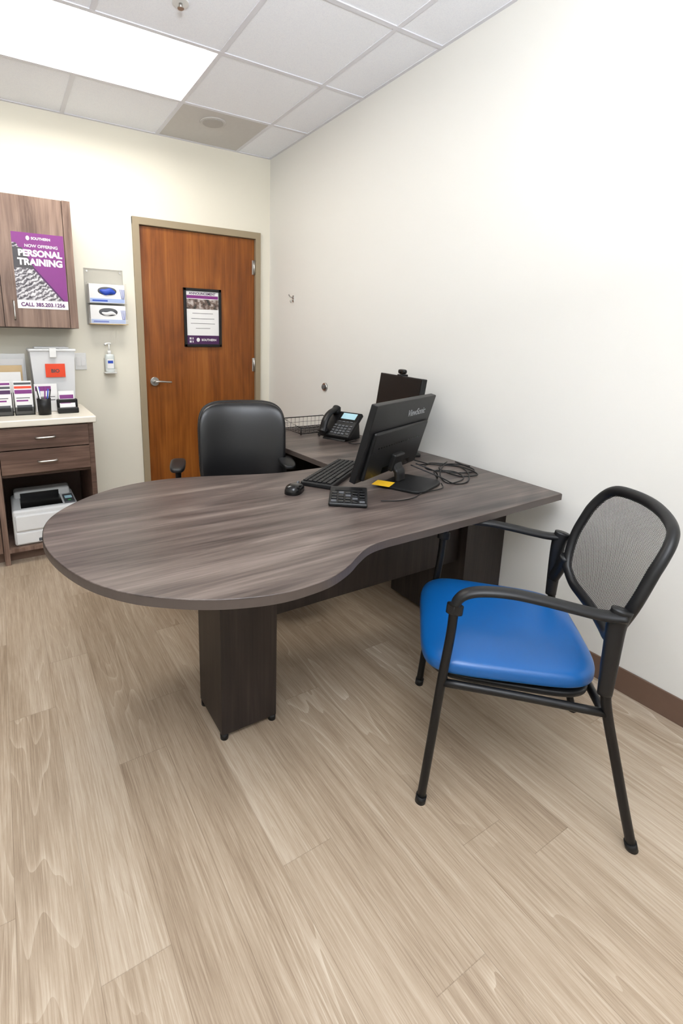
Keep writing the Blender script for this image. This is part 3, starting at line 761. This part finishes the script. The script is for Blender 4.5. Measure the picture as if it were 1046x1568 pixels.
# letter tray: real wires, open grid
g=G('wire_letter_tray',(-.20,-1.015,DT),0)
hx,hy=.165,.12
for k in range(9):
    x=-hx+2*hx*(k+1)/10
    tube('bottom_wire_y_%d'%k,[(x,-hy,.04),(x,-hy,.009),(x,hy,.009),(x,hy,.074)],.0011,MBLKM,g,smooth=False,seg=6)
for k in range(6):
    y=-hy+2*hy*(k+1)/7
    tube('bottom_wire_x_%d'%k,[(-hx,y,.058),(-hx,y,.0095),(hx,y,.0095),(hx,y,.058)],.0011,MBLKM,g,smooth=False,seg=6)
tube('rim',[(-hx,-hy,.045),(-hx,hy,.077),(hx,hy,.077),(hx,-hy,.045)],.0035,MBLKM,g,closed=True,smooth=False,seg=8)
tube('rim_low',[(-hx,-hy,.008),(-hx,hy,.008),(hx,hy,.008),(hx,-hy,.008)],.003,MBLKM,g,closed=True,smooth=False,seg=8)
tube('rim_mid',[(-hx,-hy,.028),(-hx,hy,.042),(hx,hy,.042),(hx,-hy,.028)],.0012,MBLKM,g,closed=True,smooth=False,seg=6)
for k,(a,b) in enumerate([(-hx,-hy),(hx,-hy),(hx,hy),(-hx,hy)]): cyl('foot_%d'%k,(a,b,0),(a,b,.05),.004,MBLKM,g,8)
# cables (parts of the devices they belong to)
z=DT+.004
def cab(name,pts,r,g): attach(tube(name,[(x,y,max(zz,z)) for x,y,zz in pts],r,MBLK,None,seg=8,n=8),g)
cab('power_cable',[(-.46,-2.26,.82),(-.40,-2.32,.79),(-.36,-2.30,z),(-.27,-2.20,z),(-.20,-2.26,z),(-.26,-2.36,z),(-.38,-2.38,z),(-.30,-2.26,z),(-.14,-2.14,z),(-.07,-2.16,z),(-.05,-2.22,z)],.0028,m1)
cab('video_cable',[(-.50,-2.27,.82),(-.42,-2.36,.78),(-.36,-2.40,z),(-.28,-2.40,z),(-.16,-2.30,z),(-.10,-2.18,z),(-.18,-2.08,z),(-.28,-2.16,z),(-.20,-2.28,z),(-.09,-2.28,z),(-.04,-2.12,z)],.0028,m1)
cab('usb_cable',[(-.80,-2.43,z),(-.74,-2.46,z),(-.66,-2.46,z),(-.58,-2.43,z),(-.46,-2.42,z),(-.40,-2.36,z)],.002,m1)
cab('loop_cable',[(-.45,-2.24,.83),(-.36,-2.24,.80),(-.30,-2.12,.765),(-.20,-2.10,z),(-.10,-2.20,z),(-.14,-2.34,z),(-.24,-2.32,z),(-.22,-2.18,z),(-.08,-2.10,z)],.0028,m1)
cab('phone_cable',[(-.12,-1.38,z),(-.16,-1.45,z),(-.24,-1.48,z),(-.22,-1.53,z),(-.10,-1.50,z),(-.03,-1.45,z)],.0025,gp)

# ---------------------------------------------------------------- bounce fill (unseen light added to brighten the ceiling, standing in for bounced flash)
ld=bpy.data.lights.new('bounce_fill','AREA');ld.shape='DISK';ld.size=.6;ld.energy=132;ld.color=(.92,.96,1)
lo=bpy.data.objects.new('bounce_fill',ld);COL.objects.link(lo);lo.location=(-2.0,-4.1,2.0)
lo.rotation_euler=Vector((.05,.25,1)).to_track_quat('-Z','Y').to_euler()

# ---------------------------------------------------------------- world + camera
w=bpy.data.worlds.new('World');scn.world=w;w.use_nodes=True
w.node_tree.nodes['Background'].inputs[0].default_value=(.9,.93,1,1);w.node_tree.nodes['Background'].inputs[1].default_value=.3
ps,th,ro=.5295,.2151,.0147
Fv=Vector((math.sin(ps)*math.cos(th),math.cos(ps)*math.cos(th),-math.sin(th)))
R0=Vector((math.cos(ps),-math.sin(ps),0));U0=R0.cross(Fv)
R=math.cos(ro)*R0+math.sin(ro)*U0;U=-math.sin(ro)*R0+math.cos(ro)*U0
cd=bpy.data.cameras.new('camera');co=bpy.data.objects.new('camera',cd);COL.objects.link(co)
m=Matrix((R,U,-Fv)).transposed().to_4x4();m.translation=Vector((-2.0155,-3.8028,1.3450));co.matrix_world=m
cd.sensor_fit='HORIZONTAL';cd.sensor_width=24;cd.lens=752.39/1045.33*24
cd.shift_x=80.51/1045.33;cd.shift_y=-98.33/1045.33;cd.clip_start=.02
scn.camera=co
